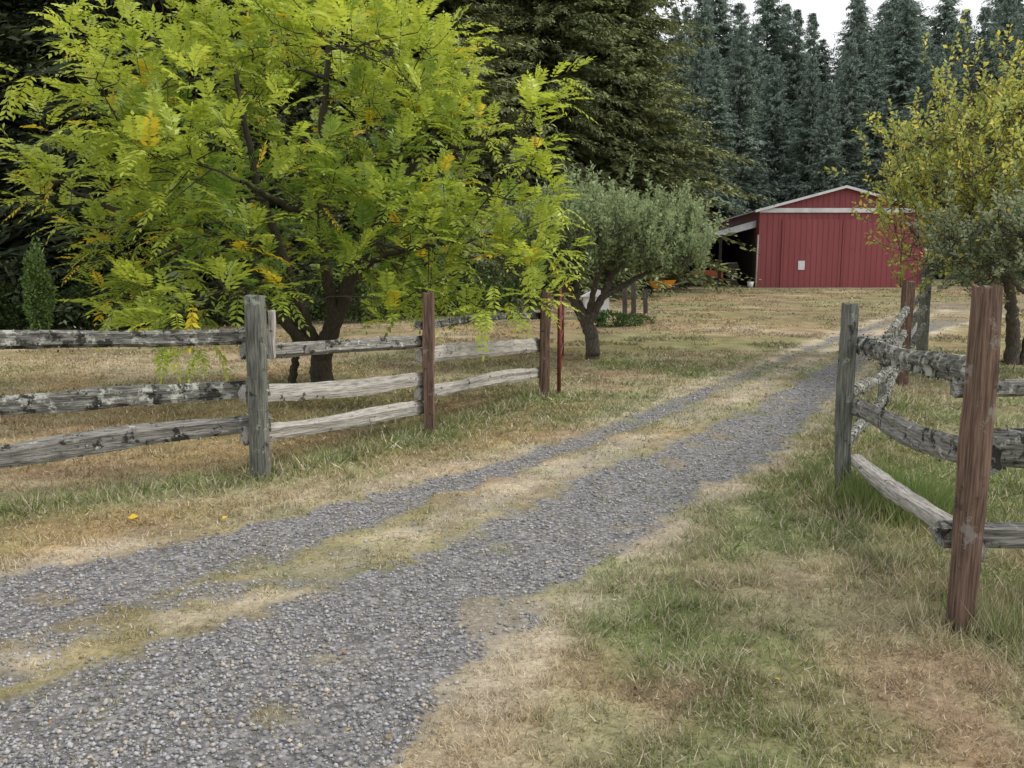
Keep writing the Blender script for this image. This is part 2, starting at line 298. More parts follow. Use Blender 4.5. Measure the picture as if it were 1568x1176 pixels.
rail(P6,FR[0],1.13,1.13,WG,fb,44,.07,.075,.06,(0,.09),tuft=150); rail((2.2,3.6),FR[0],.84,.80,WL,fb,45,.14,.18,.0,(0,.05),tuft=400); rail(P6,FR[0],.42,.40,WG,fb,46,.09,.115,.05,(0,.1))
mid=(4.25,9.0)
for k,(za,zb,zc) in enumerate(((1.10,.92,1.18),(.74,.58,.86),(.34,.28,.5))):
    rail(FR[2],mid,za,zb,WL,fb,50+k,.09,.10,.05,(.05,.08),tuft=300); rail(mid,FR[3],zb,zc,WL,fb,54+k,.10,.11,.1,(0,0),tuft=300)
    rail(FR[3],FR[4],zc,zc+.2,WL,fb,58+k,.10,.12,.1,tuft=300)
post('post',4.25,9.05,1.0,.07,WL,fb,61,tuft=100)
RUST=noise_mat('rusty_red_metal',(.10,.03,.02),(.22,.07,.05),12,.6,.2)
def tube(name,pts,rad,mat,parent,k=8):
    pts=[Vector(p) for p in pts]; V=[];F=[]
    for i,p in enumerate(pts):
        d=(pts[min(i+1,len(pts)-1)]-pts[max(i-1,0)]).normalized(); s=d.orthogonal().normalized(); u=d.cross(s); rr=rad[i] if hasattr(rad,'__len__') else rad
        for j in range(k):
            a=2*math.pi*j/k; V.append(p+(s*math.cos(a)+u*math.sin(a))*rr)
    for i in range(len(pts)-1):
        for j in range(k): a=i*k+j;b=i*k+(j+1)%k; F.append((a,b,b+k,a+k))
    F.append(tuple(range(k))[::-1]); F.append(tuple((len(pts)-1)*k+j for j in range(k)))
    m=bpy.data.meshes.new(name); m.from_pydata([tuple(v) for v in V],[],F); m.materials.append(mat)
    for pg in m.polygons: pg.use_smooth=True
    return obj(name,m,parent)
gt=empty('metal_tube_gate'); g0=Vector((.66,11.1,0)); g1=Vector((.90,14.1,0)); zb=Z(.7,12)
tube('hinge_tube',[g0+Vector((0,0,zb-.05)),g0+Vector((0,0,zb+1.5))],.028,RUST,gt); tube('end_tube',[g1+Vector((0,0,zb+.25)),g1+Vector((0,0,zb+1.4))],.022,RUST,gt)
for zz in (.28,.5,.74,1.0,1.35): tube('bar',[g0+Vector((0,0,zb+zz)),g1+Vector((0,0,zb+zz))],.02,RUST,gt)
# ------------------------------------------------ barn
def box(name,x0,x1,y0,y1,z0,z1,mat,parent,bev=.0):
    v=[(x0,y0,z0),(x1,y0,z0),(x1,y1,z0),(x0,y1,z0),(x0,y0,z1),(x1,y0,z1),(x1,y1,z1),(x0,y1,z1)]
    f=[(3,2,1,0),(4,5,6,7),(0,1,5,4),(1,2,6,5),(2,3,7,6),(3,0,4,7)]
    m=bpy.data.meshes.new(name); m.from_pydata(v,[],f); m.materials.append(mat); o=obj(name,m,parent)
    if bev: b=o.modifiers.new('b','BEVEL'); b.width=bev; b.segments=2
    return o
def poly(name,v,f,mat,parent):
    m=bpy.data.meshes.new(name); m.from_pydata(v,[],f); m.materials.append(mat); return obj(name,m,parent)
RED=noise_mat('red_metal_siding',(.22,.058,.064),(.28,.075,.082),1.2,.6,.05,(1,1,.15),lichen=[(.60,(.19,.063,.066),2.)])
RED2=noise_mat('red_metal_door',(.25,.064,.071),(.30,.080,.088),1.2,.6,.05,(1,1,.15),lichen=[(.62,(.21,.063,.068),1.5)])
WH=noise_mat('white_trim',(.55,.56,.58),(.75,.76,.78),2,.6,.05); GALV=noise_mat('galvanized_roof',(.35,.36,.38),(.5,.51,.53),2,.4,.05,metal=.3)
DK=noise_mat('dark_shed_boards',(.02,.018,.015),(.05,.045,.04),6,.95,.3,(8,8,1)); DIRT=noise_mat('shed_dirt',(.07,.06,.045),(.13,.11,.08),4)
bn=empty('red_pole_barn'); bx0,bx1,by0,by1=13.75,22.95,45.,60.; zb=1.15; ze=5.55; zr=6.78; xm=(bx0+bx1)/2
poly('front_wall',[(bx0,by0,zb),(bx1,by0,zb),(bx1,by0,ze),(xm,by0,zr),(bx0,by0,ze)],[(0,1,2,3,4)],RED,bn)
poly('back_wall',[(bx0,by1,zb),(bx1,by1,zb),(bx1,by1,ze),(xm,by1,zr),(bx0,by1,ze)],[(4,3,2,1,0)],RED,bn)
poly('side_wall_left',[(bx0,by0,zb),(bx0,by1,zb),(bx0,by1,ze),(bx0,by0,ze)],[(0,1,2,3)],RED,bn)
poly('side_wall_right',[(bx1,by0,zb),(bx1,by1,zb),(bx1,by1,ze),(bx1,by0,ze)],[(0,1,2,3)],RED,bn)
xx=bx0+.15
while xx<bx1-.1:
    top=ze-.16; box('rib',xx-.018,xx+.018,by0-.022,by0+.01,zb,top,RED,bn)
    gtop=zr-(abs(xx-xm)/(bx1-xm))*(zr-ze)-.12
    if gtop>ze+.12: box('rib',xx-.018,xx+.018,by0-.022,by0+.01,ze+.06,gtop,RED,bn)
    xx+=.305
box('door_leaf_left',15.0,18.33,by0-.075,by0-.03,zb+.12,ze-.5,RED2,bn); box('door_leaf_right',18.37,21.7,by0-.078,by0-.03,zb+.12,ze-.5,RED2,bn)
xx=15.15
while xx<21.6:
    if abs(xx-18.35)>.1: box('door_rib',xx-.016,xx+.016,by0-.095,by0-.07,zb+.14,ze-.52,RED2,bn)
    xx+=.305
box('door_gap',18.33,18.37,by0-.05,by0-.031,zb+.12,ze-.5,DK,bn)
box('white_fascia_band',bx0-.05,bx1+.05,by0-.13,by0-.001,ze-.14,ze+.10,WH,bn)
for s,xe in ((-1,bx0-.35),(1,bx1+.35)):
    zl=ze-.35*(zr-ze)/(xm-bx0)
    poly('roof',[(xe,by0-.3,zl),(xm,by0-.3,zr),(xm,by1+.3,zr),(xe,by1+.3,zl),(xe,by0-.3,zl+.06),(xm,by0-.3,zr+.06),(xm,by1+.3,zr+.06),(xe,by1+.3,zl+.06)],[(0,1,2,3),(7,6,5,4),(0,4,5,1),(3,2,6,7),(0,3,7,4)],GALV,bn)
    poly('rake_trim',[(xe,by0-.34,zl-.06),(xm,by0-.34,zr-.06),(xm,by0-.34,zr+.08),(xe,by0-.34,zl+.08),(xe,by0-.30,zl-.06),(xm,by0-.30,zr-.06),(xm,by0-.30,zr+.08),(xe,by0-.30,zl+.08)],[(0,1,2,3),(3,2,6,7),(4,5,1,0)],WH,bn)
box('corner_trim',bx0-.02,bx0+.12,by0-.03,by0+.03,zb,ze-.15,RED2,bn); box('corner_trim',bx1-.12,bx1+.02,by0-.03,by0+.03,zb,ze-.15,RED2,bn)
box('white_sign',15.95,16.32,by0-.12,by0-.097,zb+1.12,zb+1.62,WH,bn)
box('foundation_board',bx0-.03,bx1+.03,by0-.06,by0-.025,zb,zb+.12,DK,bn)
lx=9.9; zhi=4.95; zlo=3.85
poly('lean_to_roof',[(lx,by0+.6,zlo),(bx0-.01,by0+.6,zhi),(bx0-.01,by1-.5,zhi),(lx,by1-.5,zlo),(lx,by0+.6,zlo+.05),(bx0-.01,by0+.6,zhi+.05),(bx0-.01,by1-.5,zhi+.05),(lx,by1-.5,zlo+.05)],[(0,1,2,3),(7,6,5,4),(0,4,5,1),(0,3,7,4)],GALV,bn)
poly('lean_to_fascia',[(lx,by0+.55,zlo-.22),(bx0-.02,by0+.55,zhi-.30),(bx0-.02,by0+.55,zhi+.09),(lx,by0+.55,zlo+.09),(lx,by0+.595,zlo-.22),(bx0-.02,by0+.595,zhi-.30),(bx0-.02,by0+.595,zhi+.09),(lx,by0+.595,zlo+.09)],[(0,1,2,3),(3,2,6,7),(4,5,1,0)],GALV,bn)
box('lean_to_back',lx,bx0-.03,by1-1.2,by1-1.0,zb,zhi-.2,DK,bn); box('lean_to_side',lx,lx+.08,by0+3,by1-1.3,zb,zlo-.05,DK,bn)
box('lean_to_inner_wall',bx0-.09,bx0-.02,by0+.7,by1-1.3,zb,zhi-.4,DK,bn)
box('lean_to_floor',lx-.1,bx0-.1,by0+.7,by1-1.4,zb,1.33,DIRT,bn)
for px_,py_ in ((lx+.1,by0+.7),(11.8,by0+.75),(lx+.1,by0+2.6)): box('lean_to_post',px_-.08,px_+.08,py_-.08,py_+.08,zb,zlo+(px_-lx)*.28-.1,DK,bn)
tube('leaning_pole',[(13.55,44.6,1.3),(13.7,45.0,4.2)],.05,WP,bn)
# ------------------------------------------------ clutter
ORG=noise_mat('orange_paint',(.60,.22,.02),(.72,.30,.03),4,.45,.05); RPT=noise_mat('red_orange_paint',(.42,.12,.05),(.5,.15,.06),4,.5,.05); RUB=noise_mat('black_rubber',(.012,.012,.012),(.03,.03,.03),9,.8,.1); GRY=noise_mat('gray_plastic',(.2,.21,.23),(.3,.31,.33),5,.6,.05)
def wheel(c,rad,w,parent):
    bpy.ops.mesh.primitive_torus_add(major_radius=rad-w/2,minor_radius=w/2,major_segments=20,minor_segments=8,location=c)
    t=bpy.context.object; t.name='tyre'; t.data.materials.append(RUB); t.parent=parent; t.rotation_euler=(math.pi/2,0,0)
    bpy.ops.mesh.primitive_cylinder_add(radius=rad*.55,depth=w*.6,vertices=16,location=c); h=bpy.context.object; h.name='hub'; h.data.materials.append(GRY); h.parent=parent; h.rotation_euler=t.rotation_euler
def wheelbarrow(wx,wy,s):
    wb=empty('orange_wheelbarrow',(wx,wy,Z(wx,wy))); wb.scale=(s,s,s)
    poly('tray',[(-.35,-.22,.32),(.3,-.22,.36),(.3,.22,.36),(-.35,.22,.32),(-.62,-.36,.62),(.5,-.34,.68),(.5,.34,.68),(-.62,.36,.62)],[(0,1,2,3),(0,4,5,1),(1,5,6,2),(2,6,7,3),(3,7,4,0)],ORG,wb)
    wheel((-.6,0,.2),.2,.09,wb)
    for q in (-.2,.2):
        tube('handle',[(-.62,q*.3,.2),(-.2,q,.31),(1.0,q*1.4,.62)],.022,DKW,wb); tube('leg',[(.2,q,.35),(.3,q,0),(.12,q,0)],.018,RUB,wb)
wheelbarrow(6.75,36.0,1.1)
ct=empty('utility_cart'); cx,cy,cz=11.4,46.9,1.33
box('bed_floor',cx-.8,cx+.8,cy-.45,cy+.45,cz+.5,cz+.55,RPT,ct)
for a in ((cx-.8,cx+.8,cy-.45,cy-.41),(cx-.8,cx+.8,cy+.41,cy+.45),(cx-.8,cx-.76,cy-.409,cy+.409),(cx+.76,cx+.8,cy-.409,cy+.409)): box('bed_side',*a,cz+.552,cz+.95,RPT,ct)
for sx in (-.45,.45):
    for sy in (-.5,.5): wheel((cx+sx,cy+sy,cz+.24),.24,.12,ct)
tube('tow_bar',[(cx-.8,cy,cz+.4),(cx-1.4,cy,cz+.2)],.03,RUB,ct)
dr=empty('stacked_lumber')
for k in range(9): box('board',12.5+.1*(k%2),13.3-.07*(k%3),47.0,49,1.34+.16*k,1.47+.16*k,WB if k%2 else WGr,dr)
bk_=empty('plastic_bucket'); tube('bucket',[(13.15,44.3,1.28),(13.15,44.3,1.62)],[.14,.18],WH,bk_,14)
ph=empty('white_pump_house'); z0=Z(2.5,25)
box('body',2.25,3.0,24.7,25.4,z0-.1,z0+.68,WH,ph); poly('roof',[(2.17,24.62,z0+.68),(3.08,24.62,z0+.68),(3.08,25.48,z0+.68),(2.17,25.48,z0+.68),(2.62,24.62,z0+.92),(2.62,25.48,z0+.92)],[(0,1,4),(3,5,2),(0,4,5,3),(1,2,5,4),(0,3,2,1)],WH,ph)
box('door',2.5,2.74,24.67,24.698,z0,z0+.5,GRY,ph)
ps=empty('old_garden_posts')
for k,(a,b_,hh) in enumerate(((3.45,24.5,1.0),(3.95,26,1.2),(4.5,27,.8))): post('garden_post',a,b_,hh,.14,DKW,ps,200+k)
# ------------------------------------------------ broadleaf trees
BARK=noise_mat('dark_bark',(.03,.026,.02),(.10,.085,.065),9,.95,.9,(6,6,1.2)); BARK2=noise_mat('lichen_bark',(.05,.04,.032),(.17,.15,.125),9,.95,.9,(6,6,1.5),lichen=[(.62,(.26,.27,.22),8)])
class Tubes:
    def __init__(s): s.V=[];s.F=[];s.n=0
    def add(s,pts,rad,k=6):
        pts=np.asarray(pts,float); rad=np.asarray(rad,float); m=len(pts)
        d=np.gradient(pts,axis=0); d=unit(d); ref=np.array([.3,.9,.1]); a=unit(np.cross(d,ref)); b=np.cross(d,a)
        an=np.arange(k)*2*np.pi/k
        R=pts[:,None]+(a[:,None]*np.cos(an)[None,:,None]+b[:,None]*np.sin(an)[None,:,None])*rad[:,None,None]
        I=np.arange(m*k).reshape(m,k)+s.n
        f=np.stack([I[:-1],np.roll(I[:-1],-1,1),np.roll(I[1:],-1,1),I[1:]],-1).reshape(-1,4)
        s.V.append(R.reshape(-1,3)); s.F.append(f); s.n+=m*k
    def mesh(s,name,mat): return np_mesh(name,np.vstack(s.V),np.vstack(s.F),mat,smooth=True)
def curve(p0,p1,n,wob,r,sag=0.):
    t=np.linspace(0,1,n)[:,None]; p0=np.asarray(p0,float);p1=np.asarray(p1,float)
    L=np.linalg.norm(p1-p0); P=p0*(1-t)+p1*t
    w=np.cumsum(r.normal(size=(n,3)),axis=0)*wob*L/np.sqrt(n); w-=w[0]; w=w-t*w[-1]
    P=P+w; P[:,2]+=sag*L*np.sin(np.pi*t[:,0]); return P
def pinnate(P,D,L,r,col,npair=7,ll=.112):
    n=len(P); D=unit(D); up=np.array([0,0,1.]); S=unit(np.cross(D,up)+1e-6); U=np.cross(S,D)
    out=[];cc=[]
    for j in range(npair+1):
        s=(.14+.86*j/npair); pos=P+D*(L*s)[:,None]-up*(.28*L*s*s)[:,None]
        dd=unit(D-up*(.56*s))
        for sd in ((-1,1) if j<npair else (0,)):
            if sd==0: ld=dd
            else: ld=dd*.60+S*sd*.85-up*.14+r.normal(size=(n,3))*.12
            sz=ll*(.75+.45*math.sin(math.pi*min(s,.95)))*(.8+.4*r.random(n))*(L/.5)
            out.append(kites(pos,ld,U+r.normal(size=(n,3))*.2,sz,sz*.40,.10,.40)); cc.append(col*(.85+.3*r.random((n,1))))
    out.append(kites(P,unit(D-up*.2),U,L*1.0,np.full(n,.01))); cc.append(col*.8)
    return np.concatenate(out),np.concatenate(cc)
def crown_tree(name,limbs,clumps,twig_per,twig_sd,twig_len,leaf_fn,seed,bark,leafmat,outward_c,upb=.4):
    r=np.random.default_rng(seed); e=empty(name,(0,0,0)); T=Tubes(); LP=[]
    for pts,ra,rb in limbs:
        P=np.array(pts,float); t=np.linspace(0,len(P)-1,10*(len(P)-1)+1); q=np.stack([np.interp(t,np.arange(len(P)),P[:,k]) for k in range(3)],-1)
        for _ in range(6): q[1:-1]=(q[:-2]+q[1:-1]*2+q[2:])/4
        q[1:-1]+=r.normal(size=q[1:-1].shape)*.012
        rad=np.linspace(ra,rb,len(q)); T.add(q,rad,9); LP.append(np.hstack([q,rad[:,None]]))
    LPa=np.vstack(LP); tw=[];td=[]
    nodes=LPa[:,:3]; nr=LPa[:,3]
    clumps=clumps[np.argsort(np.linalg.norm(clumps-outward_c,axis=1))]
    for c in clumps:
        cost=np.linalg.norm(nodes-c,axis=1)+np.where(nodes[:,2]>c[2]+.1,.6,0)+np.where(nr<.008,.5,0)
        i=int(np.argmin(cost)); L=np.linalg.norm(c-nodes[i])
        ra=min(nr[i]*.75,.012+.016*L); q=curve(nodes[i],c,8,.10,r,.06); rad=np.linspace(ra,.008,8); T.add(q,rad,5)
        nodes=np.vstack([nodes,q[2:]]); nr=np.concatenate([nr,rad[2:]])
        k=r.poisson(twig_per)+1
        for _ in range(k):
            p=c+r.normal(size=3)*twig_sd; d=unit((p-outward_c)*.6/ max(np.linalg.norm(p-outward_c),.1)+r.normal(size=3)*.45+np.array([0,0,upb]))
            l=twig_len*(.6+.8*r.random()); q0=q[r.integers(3,8)]; pm=(q0+p)/2+r.normal(size=3)*.03
            T.add(np.array([q0,pm,p,p+d*l*.5,p+d*l]),[.008,.006,.005,.004,.002],4); tw.append(np.array([*p,l])); td.append(d)
    obj('trunk_and_branches',T.mesh(name+'_wood',bark),e)
    tw=np.array(tw);td=np.array(td); K,cc=leaf_fn(tw[:,:3],td,tw[:,3],r)
    obj('foliage',np_mesh(name+'_leaves',K.reshape(-1,3),quad_idx(len(K)),leafmat,np.repeat(cc,4,axis=0)),e)
    return e
def clump_pts(c,rad,n,seed,shell=(.35,1.),lump=.14,zmin=-1):
    r=np.random.default_rng(seed); d=unit(r.normal(size=(n*3,3))); d=d[d[:,2]>zmin][:n]
    lum=1+lump*(np.sin(d[:,0]*5+seed)*np.cos(d[:,2]*4+1)+np.sin(d[:,1]*6+d[:,2]*3))
    s=shell[0]+(shell[1]-shell[0])*r.random(len(d))**.55
    return np.array(c)+d*np.array(rad)*(s*lum)[:,None]
cW=np.array([-2.85,11.3,3.05])
def walnut_leaves(P,D,L,r):
    k=7; n=len(P); Ps=[];Ds=[];Ls=[];C=[]
    for j in range(k):
        t=(j+.5)/k; a=j*2.4+r.random(n)*.6; s1=unit(np.cross(D,r.normal(size=(n,3)))); s2=np.cross(D,s1)
        side=s1*np.cos(a)[:,None]+s2*np.sin(a)[:,None]
        Ps.append(P+D*(L*t)[:,None]); Ds.append(unit(D*(.3+.75*t)+side*(1.0-.5*t)+np.array([0,0,.22])))
        Ls.append((.36+.18*r.random(n))*(1.05-.25*t))
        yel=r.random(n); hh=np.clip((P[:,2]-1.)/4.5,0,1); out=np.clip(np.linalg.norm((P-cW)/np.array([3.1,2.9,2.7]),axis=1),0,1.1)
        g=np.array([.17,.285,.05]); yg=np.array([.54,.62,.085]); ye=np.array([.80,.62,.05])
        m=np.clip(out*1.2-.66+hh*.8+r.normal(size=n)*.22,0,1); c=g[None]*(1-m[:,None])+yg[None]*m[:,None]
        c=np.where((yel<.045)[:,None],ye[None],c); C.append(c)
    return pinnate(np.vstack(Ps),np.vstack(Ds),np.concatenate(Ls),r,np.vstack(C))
cl=clump_pts(cW,(2.6,2.6,2.65),118,21,(.45,1.0),.12,-.72)
ex=np.array([[-6.3,11,2.95],[-5.9,11,2.9],[-4.9,10.9,4.1],[-4.7,11,4.9],[-4.5,11,4.6],[.0,10.2,3.35],[.2,10.6,3.7],[.05,10.4,2.1],[-.1,9.8,1.75],[-.5,9.4,1.5],[-5.3,10.8,1.95],[-5.0,10.8,1.65],[-4.8,10.6,1.3],[-1.5,10.6,5.4],[-3.6,11,5.9],[-2.7,11,6.0],[-1.6,9.4,1.4],[-3.2,8.9,1.5],[-4.2,9.2,1.35],[.05,10.3,2.6],[-.2,10.2,2.9],[-.9,9.5,1.4],[-2.4,9.2,1.35],[-.05,10.1,1.85]])
cl=np.vstack([cl,ex]); cl[:,2]=np.maximum(cl[:,2],1.2)
bz=Z(-2.95,12.3)-.1; B0=(-2.95,12.3,bz)
limbs=[([B0,(-2.95,12.25,.45),(-2.7,12.1,1.0),(-2.3,11.8,1.8),(-1.6,11.2,2.8),(-1.0,10.8,3.6)],.19,.035),
([(-2.95,12.25,.4),(-3.1,12.1,.9),(-3.3,11.8,1.8),(-3.6,11.5,3.0),(-3.8,11.3,4.6)],.12,.03),
([(-3.0,12.1,.55),(-3.6,11.8,1.2),(-4.4,11.4,1.9),(-5.3,11.1,2.5),(-6.0,11,2.85)],.09,.02),
([(-2.7,12.1,1.0),(-2.7,11.6,2.0),(-2.6,11.1,3.3),(-2.4,11.,5.0)],.10,.03),
([(-3.45,12.4,bz),(-3.4,12.4,.5),(-3.35,12.3,1.2),(-3.9,12.2,2.4)],.07,.03),
([(-2.3,11.8,1.8),(-1.5,10.6,2.0),(-.7,10.1,2.1)],.05,.02),([(-2.6,11.1,2.4),(-2.9,9.8,2.6),(-3.0,9.0,2.7)],.05,.02)]
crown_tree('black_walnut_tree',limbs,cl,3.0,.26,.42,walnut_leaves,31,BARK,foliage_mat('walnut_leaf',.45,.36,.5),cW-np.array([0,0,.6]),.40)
def small_leaves(c1,c2,ls,k,yel=None,yp=0.):
    c1=np.array(c1);c2=np.array(c2)
    def f(P,D,L,r):
        n=len(P);Ks=[];C=[]
        for j in range(k):
            t=.02+.98*(j+r.random(n))/k; side=unit(np.cross(D,r.normal(size=(n,3))))
            dd=unit(D*.6+side*.75+r.normal(size=(n,3))*.25); s=ls*(.6+.7*r.random(n))
            Ks.append(kites(P+D*(L*t)[:,None]+side*.01,dd,r.normal(size=(n,3))*.7+np.array([0,0,1.]),s,s*.56,.12)); m=r.random((n,1))*.5+.5*t[:,None]
            c=c1*(1-m)+c2*m
            if yel is not None: c=np.where(r.random((n,1))<yp,np.array(yel)[None]*(.7+.5*r.random((n,1))),c)
            C.append(c)
        return np.concatenate(Ks),np.concatenate(C)
    return f
cA=np.array([1.72,15.8,2.20])
cl=clump_pts(cA,(2.08,1.8,.78),210,5,(.3,1.),.07,-.45); bzA=Z(1.57,15.7)-.1
limbs=[([(1.6,15.7,bzA),(1.58,15.7,.5),(1.45,15.7,.85),(1.25,15.7,1.2)],.15,.11),
([(1.45,15.7,.8),(1.15,15.6,1.35),(.7,15.6,1.8),(.3,15.5,2.1)],.10,.03),([(1.5,15.7,.8),(1.75,15.6,1.3),(1.95,15.5,1.8),(2.4,15.4,2.2)],.10,.03),
([(1.25,15.7,1.2),(1.3,16,1.8),(1.3,16.2,2.5)],.07,.02),([(1.75,15.6,1.3),(2.5,15.9,1.7),(3.2,15.9,2.0)],.07,.02),([(1.5,15.7,1.0),(1.6,15.0,1.7),(1.7,14.6,2.1)],.07,.02)]
AP=foliage_mat('apple_leaf',.34,.6,.2)
crown_tree('apple_tree',limbs,cl,7.5,.20,.46,small_leaves((.16,.23,.09),(.43,.51,.28),.082,28),33,BARK2,AP,cA-np.array([0,0,1.0]),1.25)
cY=np.array([9.4,14.8,3.3]); cl=clump_pts(cY,(2.7,2.3,1.7),165,8,(.25,1.),.10,-.8)
ex=np.array([[8.3,14.5,5.0],[8.6,14.6,5.5],[8.0,14.5,4.8],[9.1,14.6,5.3],[7.3,14.3,4.4],[9.6,14.6,5.6],[6.9,14.2,3.9],[6.7,14.2,3.4],[6.75,14.2,3.0],[7.0,14.2,2.6],[6.8,14.1,2.1],[7.3,14.2,1.9],[7.2,14.2,4.0],[7.3,14.2,3.5],[7.6,14.2,4.2],[7.9,14.2,3.8],[7.4,14.2,3.0],[7.7,14.1,3.3]])
cl=np.vstack([cl,ex]); bzY=Z(9.4,14.9)-.1
limbs=[([(9.4,14.9,bzY),(9.35,14.9,.9),(9.2,14.9,1.7),(8.9,14.8,2.8),(8.6,14.7,4.2)],.14,.02),([(9.6,14.9,bzY),(9.8,14.9,1.2),(10.2,14.9,2.6),(10.4,14.8,3.8)],.11,.02),
([(9.2,14.9,1.6),(8.5,14.6,2.3),(7.6,14.4,3.0),(6.9,14.3,3.5)],.08,.015),([(9.2,14.9,1.8),(9.0,14.2,2.8),(9.0,13.6,3.6)],.07,.015),([(9.0,14.9,bzY),(8.9,14.9,.8),(8.4,14.6,1.8),(7.8,14.4,2.3)],.07,.015)]
crown_tree('yellowing_plum_tree',limbs,cl,6.8,.28,.42,small_leaves((.30,.38,.11),(.56,.60,.16),.09,18,(.80,.71,.15),.28),35,BARK2,foliage_mat('plum_leaf',.42,.5),cY-np.array([0,0,.8]),.7)
cG=np.array([8.3,12.9,2.0]); cl=clump_pts(cG,(1.35,1.1,.8),80,9,(.3,1.),.14,-.7); bzG=Z(8.6,13)-.1
limbs=[([(8.6,13,bzG),(8.6,13,.7),(8.4,12.95,1.3),(7.9,12.9,1.8)],.10,.02),([(8.55,13,.7),(8.9,12.9,1.4),(9.1,12.9,2.1)],.07,.02),([(8.45,12.95,1.0),(8.3,12.5,1.5),(8.2,12.1,1.9)],.05,.015)]
crown_tree('apple_tree',limbs,cl,5.5,.22,.32,small_leaves((.19,.25,.13),(.44,.49,.32),.07,20,(.6,.5,.1),.06),37,BARK2,AP,cG-np.array([0,0,.8]),.5)
# ------------------------------------------------ conifers
def conifer_mesh(name,H,R,seed,mat,wood,c_in,c_out,dens=1.,z0=.03,fine=1.,droop=.28,power=.8,sw=1.,nb=8,var=1.):
    r=np.random.default_rng(seed); c_in=np.array(c_in);c_out=np.array(c_out)
    nw=int(H*2.3*dens); hs=H*(z0+(1-z0)*(np.arange(nw)+.5)/nw); hs=np.repeat(hs,nb)+r.normal(size=nw*nb)*.2
    hs=np.clip(hs,.3,H*.995); n=len(hs); az=r.random(n)*6.283
    lump=.9+.18*np.sin(az*2+hs*.55+seed)+.10*np.sin(az*3-hs*1.1)
    Lb=(R*(1-hs/H)**power*(.6+.45*r.random(n))*lump+.2)
    d=np.stack([np.cos(az),np.sin(az),np.zeros(n)],-1); up=np.array([0,0,1.])
    el=.15+.45*(hs/H)-droop*.3; T=Tubes(); K=[];C=[]
    T.add(np.array([[0,0,-.4],[0,0,H*.3],[0,0,H*.65],[0,0,H]]),[H*.011,H*.009,H*.005,.01],8)
    kk=int(11*fine)
    bt=1+(.4*r.random((n,1))-.2)*var
    for j in range(kk):
        s=.12+.88*(j+r.random(n)*.6)/kk
        pos=np.stack([np.zeros(n),np.zeros(n),hs],-1)+d*(Lb*s)[:,None]+up*(Lb*(el*s-droop*s*s))[:,None]
        side=np.cross(d,up)
        for sd in (-1,1):
            sl=np.clip(Lb*.32*(1.15-s),.2,1.2)*(.7+.6*r.random(n))/fine**.3*sw
            for q in range(2):
                dd=unit(d*(.55+.3*r.random((n,1)))+side*sd*(.3+.7*r.random((n,1)))+up*(-.28+.28*r.normal(size=(n,1))))
                K.append(kites(pos+r.normal(size=(n,3))*.08,dd,up+r.normal(size=(n,3))*.6,sl*(1-.25*q),sl*.30,.1,.4))
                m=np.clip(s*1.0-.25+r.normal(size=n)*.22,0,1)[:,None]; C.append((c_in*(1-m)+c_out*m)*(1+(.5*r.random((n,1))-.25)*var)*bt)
        sl=(.16+.26*r.random(n))*sw; dd=unit(-up+d*.35+r.normal(size=(n,3))*.35)
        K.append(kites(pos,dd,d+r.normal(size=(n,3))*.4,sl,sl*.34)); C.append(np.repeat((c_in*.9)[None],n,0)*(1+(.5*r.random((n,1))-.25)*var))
    K=np.concatenate(K);C=np.concatenate(C)
    a=np_mesh(name+'_needles',K.reshape(-1,3),quad_idx(len(K)),mat,np.repeat(C,4,axis=0)); b=T.mesh(name+'_trunk',wood)
    return a,b
CM=foliage_mat('conifer_needles',0)
near_v=[conifer_mesh('fir_a',26,8.0,1,CM,BARK,(.14,.165,.085),(.31,.335,.15),1.35,fine=2.4,power=.7,sw=.62,nb=11),conifer_mesh('fir_b',24,7.5,2,CM,BARK,(.13,.155,.08),(.28,.315,.145),1.35,fine=2.4,droop=.4,power=.7,sw=.62,nb=11)]
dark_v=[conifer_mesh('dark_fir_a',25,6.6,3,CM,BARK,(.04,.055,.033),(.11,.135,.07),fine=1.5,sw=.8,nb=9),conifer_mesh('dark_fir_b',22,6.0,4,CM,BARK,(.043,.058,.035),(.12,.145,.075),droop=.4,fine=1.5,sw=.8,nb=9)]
far_v=[conifer_mesh('far_fir_%d'%k,28+k*1.5,(6.2,7.4,8.4)[k],6+k,CM,BARK,(.225,.28,.235),(.30,.375,.305),.95,fine=1.05,droop=.2+.1*k,power=(.68,.8,.62)[k],sw=1.1,var=.45) for k in range(3)]  # distance haze painted into needle colours: paler tones, low contrast
def place(v,parent,x,y,s,rot,sz=1.,names=('needles','trunk')):
    z=float(tz0(x,y))
    for m,nm in zip(v,names):
        o=obj(nm,m,parent,(x,y,z)); o.rotation_euler=(0,0,rot); o.scale=(s,s,s*sz)
r=np.random.default_rng(12)
for (x_,y_,s,k) in ((-3.0,35,.95,0),(1.6,38,1.05,1),(5.2,40.5,1.0,0),(-7.5,36,1.0,1)):
    e=empty('douglas_fir_tree',(0,0,0)); place(near_v[k],e,x_,y_,s,r.random()*6)
e=empty('conifer_forest')
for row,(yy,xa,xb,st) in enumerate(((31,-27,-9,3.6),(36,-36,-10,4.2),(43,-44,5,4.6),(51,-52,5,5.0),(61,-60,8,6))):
    x_=xa
    while x_<xb:
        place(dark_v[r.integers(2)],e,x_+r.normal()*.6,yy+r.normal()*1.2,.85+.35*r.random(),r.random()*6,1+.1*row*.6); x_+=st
e=empty('distant_forest')
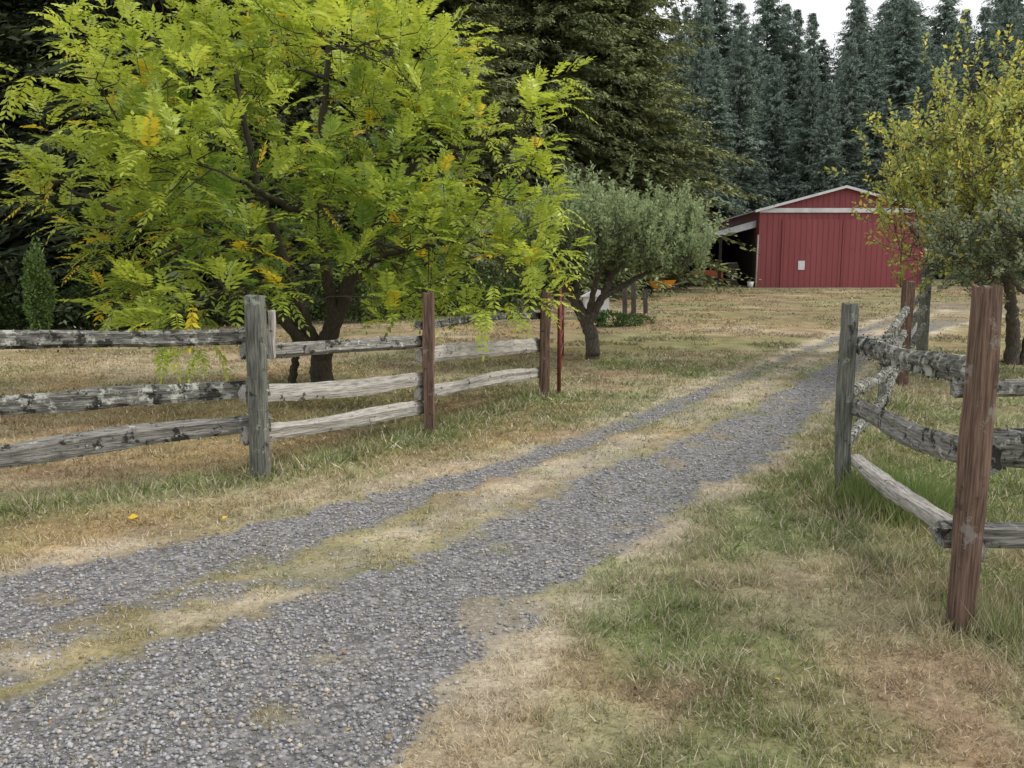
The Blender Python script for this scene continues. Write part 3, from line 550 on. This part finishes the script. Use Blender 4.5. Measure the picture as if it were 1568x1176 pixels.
for (yy,xa,xb,st,s0) in ((70,17,90,3.6,.68),(79,15,105,3.3,.83),(90,14,115,3.1,.97),(102,14,130,3.2,1.10),(113,14,140,3.3,1.2)):
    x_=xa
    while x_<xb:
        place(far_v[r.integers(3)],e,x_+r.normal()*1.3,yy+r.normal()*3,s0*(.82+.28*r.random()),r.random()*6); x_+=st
def bush(c,rad,n,c1,c2,ls,seed):
    r=np.random.default_rng(seed); d=unit(r.normal(size=(n,3))); lum=1+.2*np.sin(d[:,0]*5+seed)+.15*np.sin(d[:,2]*7+d[:,1]*4)
    P=np.array(c)+d*np.array(rad)*((.5+.5*r.random(n)**.5)*lum)[:,None]; P[:,2]=np.maximum(P[:,2],c[2]-rad[2]*.9)
    m=r.random((n,1)); s=ls*(.6+.8*r.random(n)); K=kites(P,d+r.normal(size=(n,3))*.7+np.array([0,0,.3]),r.normal(size=(n,3))+np.array([0,0,1]),s,s*.5)
    return K,np.array(c1)*(1-m)+np.array(c2)*m
KK=[];CC=[]
for k in range(34):
    x_=-27+k*.85; y_=27.6+r.normal()*.9; hh=.6+.7*r.random(); K,c=bush((x_,y_,float(tz0(x_,y_))+hh*.8),(1.0,.8,hh),900,(.03,.05,.02),(.08,.11,.04),.14,k); KK.append(K);CC.append(c)
for k in range(10):
    x_=2.0+k*.75; y_=38.5+k*.55; hh=.3+.4*r.random(); K,c=bush((x_,y_,float(tz0(x_,y_))+hh*.7),(.8,.6,hh),700,(.03,.05,.02),(.08,.10,.04),.12,k+60); KK.append(K);CC.append(c)
for k in range(16):
    x_=23.6+k*1.1; y_=46+r.normal()*1.2; hh=.5+.6*r.random(); K,c=bush((x_,y_,float(tz0(x_,y_))+hh*.7),(1.1,.8,hh),700,(.05,.08,.04),(.13,.17,.08),.15,k+70); KK.append(K);CC.append(c)
K=np.concatenate(KK);c=np.concatenate(CC); obj('undergrowth',np_mesh('undergrowth',K.reshape(-1,3),quad_idx(len(K)),CM,np.repeat(c,4,axis=0)))
K,c=bush((-14.9,25.2,1.2),(.42,.42,1.35),5000,(.08,.13,.04),(.17,.25,.08),.10,90); obj('columnar_cedar_shrub',np_mesh('cedar',K.reshape(-1,3),quad_idx(len(K)),CM,np.repeat(c,4,axis=0)))
K1,c1=bush((2.9,22.6,Z(2.9,22.6)+.15),(.7,.4,.22),1400,(.05,.09,.03),(.12,.19,.07),.09,91); K2,c2=bush((3.6,23.2,Z(3.6,23.2)+.1),(.5,.4,.14),700,(.10,.09,.05),(.2,.2,.1),.08,92)
K=np.concatenate([K1,K2]);c=np.concatenate([c1,c2]); obj('garden_plants',np_mesh('garden_plants',K.reshape(-1,3),quad_idx(len(K)),CM,np.repeat(c,4,axis=0)))
# ------------------------------------------------ light, sky, camera
sx,sy=.90,.0; el=math.radians(44); az=math.atan2(sx,sy)
sd=Vector((math.sin(az)*math.cos(el),math.cos(az)*math.cos(el),math.sin(el)))
sl=bpy.data.lights.new('sun','SUN'); sl.energy=2.0; sl.angle=math.radians(12); sl.color=(1,.95,.86); so=bpy.data.objects.new('sun',sl); link(so); so.rotation_mode='QUATERNION'; so.rotation_quaternion=sd.to_track_quat('Z','Y'); so.location=(20,10,30)
w=bpy.data.worlds.new('World'); scene.world=w; w.use_nodes=True; nt=w.node_tree; nt.nodes.clear()
sk=N(nt,'ShaderNodeTexSky',sky_type='NISHITA'); sk.sun_disc=False; sk.sun_elevation=el; sk.sun_rotation=az; sk.dust_density=4; sk.air_density=1.2
mx=N(nt,'ShaderNodeMixRGB'); mx.inputs[0].default_value=.78; mx.inputs[2].default_value=(8.7,8.65,8.6,1)
bg=N(nt,'ShaderNodeBackground'); bg.inputs[1].default_value=.15; o=N(nt,'ShaderNodeOutputWorld')
nt.links.new(sk.outputs[0],mx.inputs[1]); nt.links.new(mx.outputs[0],bg.inputs[0]); nt.links.new(bg.outputs[0],o.inputs[0])
cam=bpy.data.cameras.new('camera'); cam.lens=28.0; cam.sensor_width=36; cam.clip_end=1500; cam.clip_start=.05
co=bpy.data.objects.new('camera',cam); link(co); co.location=(0,0,1.6); co.rotation_euler=(math.pi/2-TH,0,0); scene.camera=co
scene.view_settings.view_transform='Standard'; scene.view_settings.look='None'; scene.view_settings.exposure=0
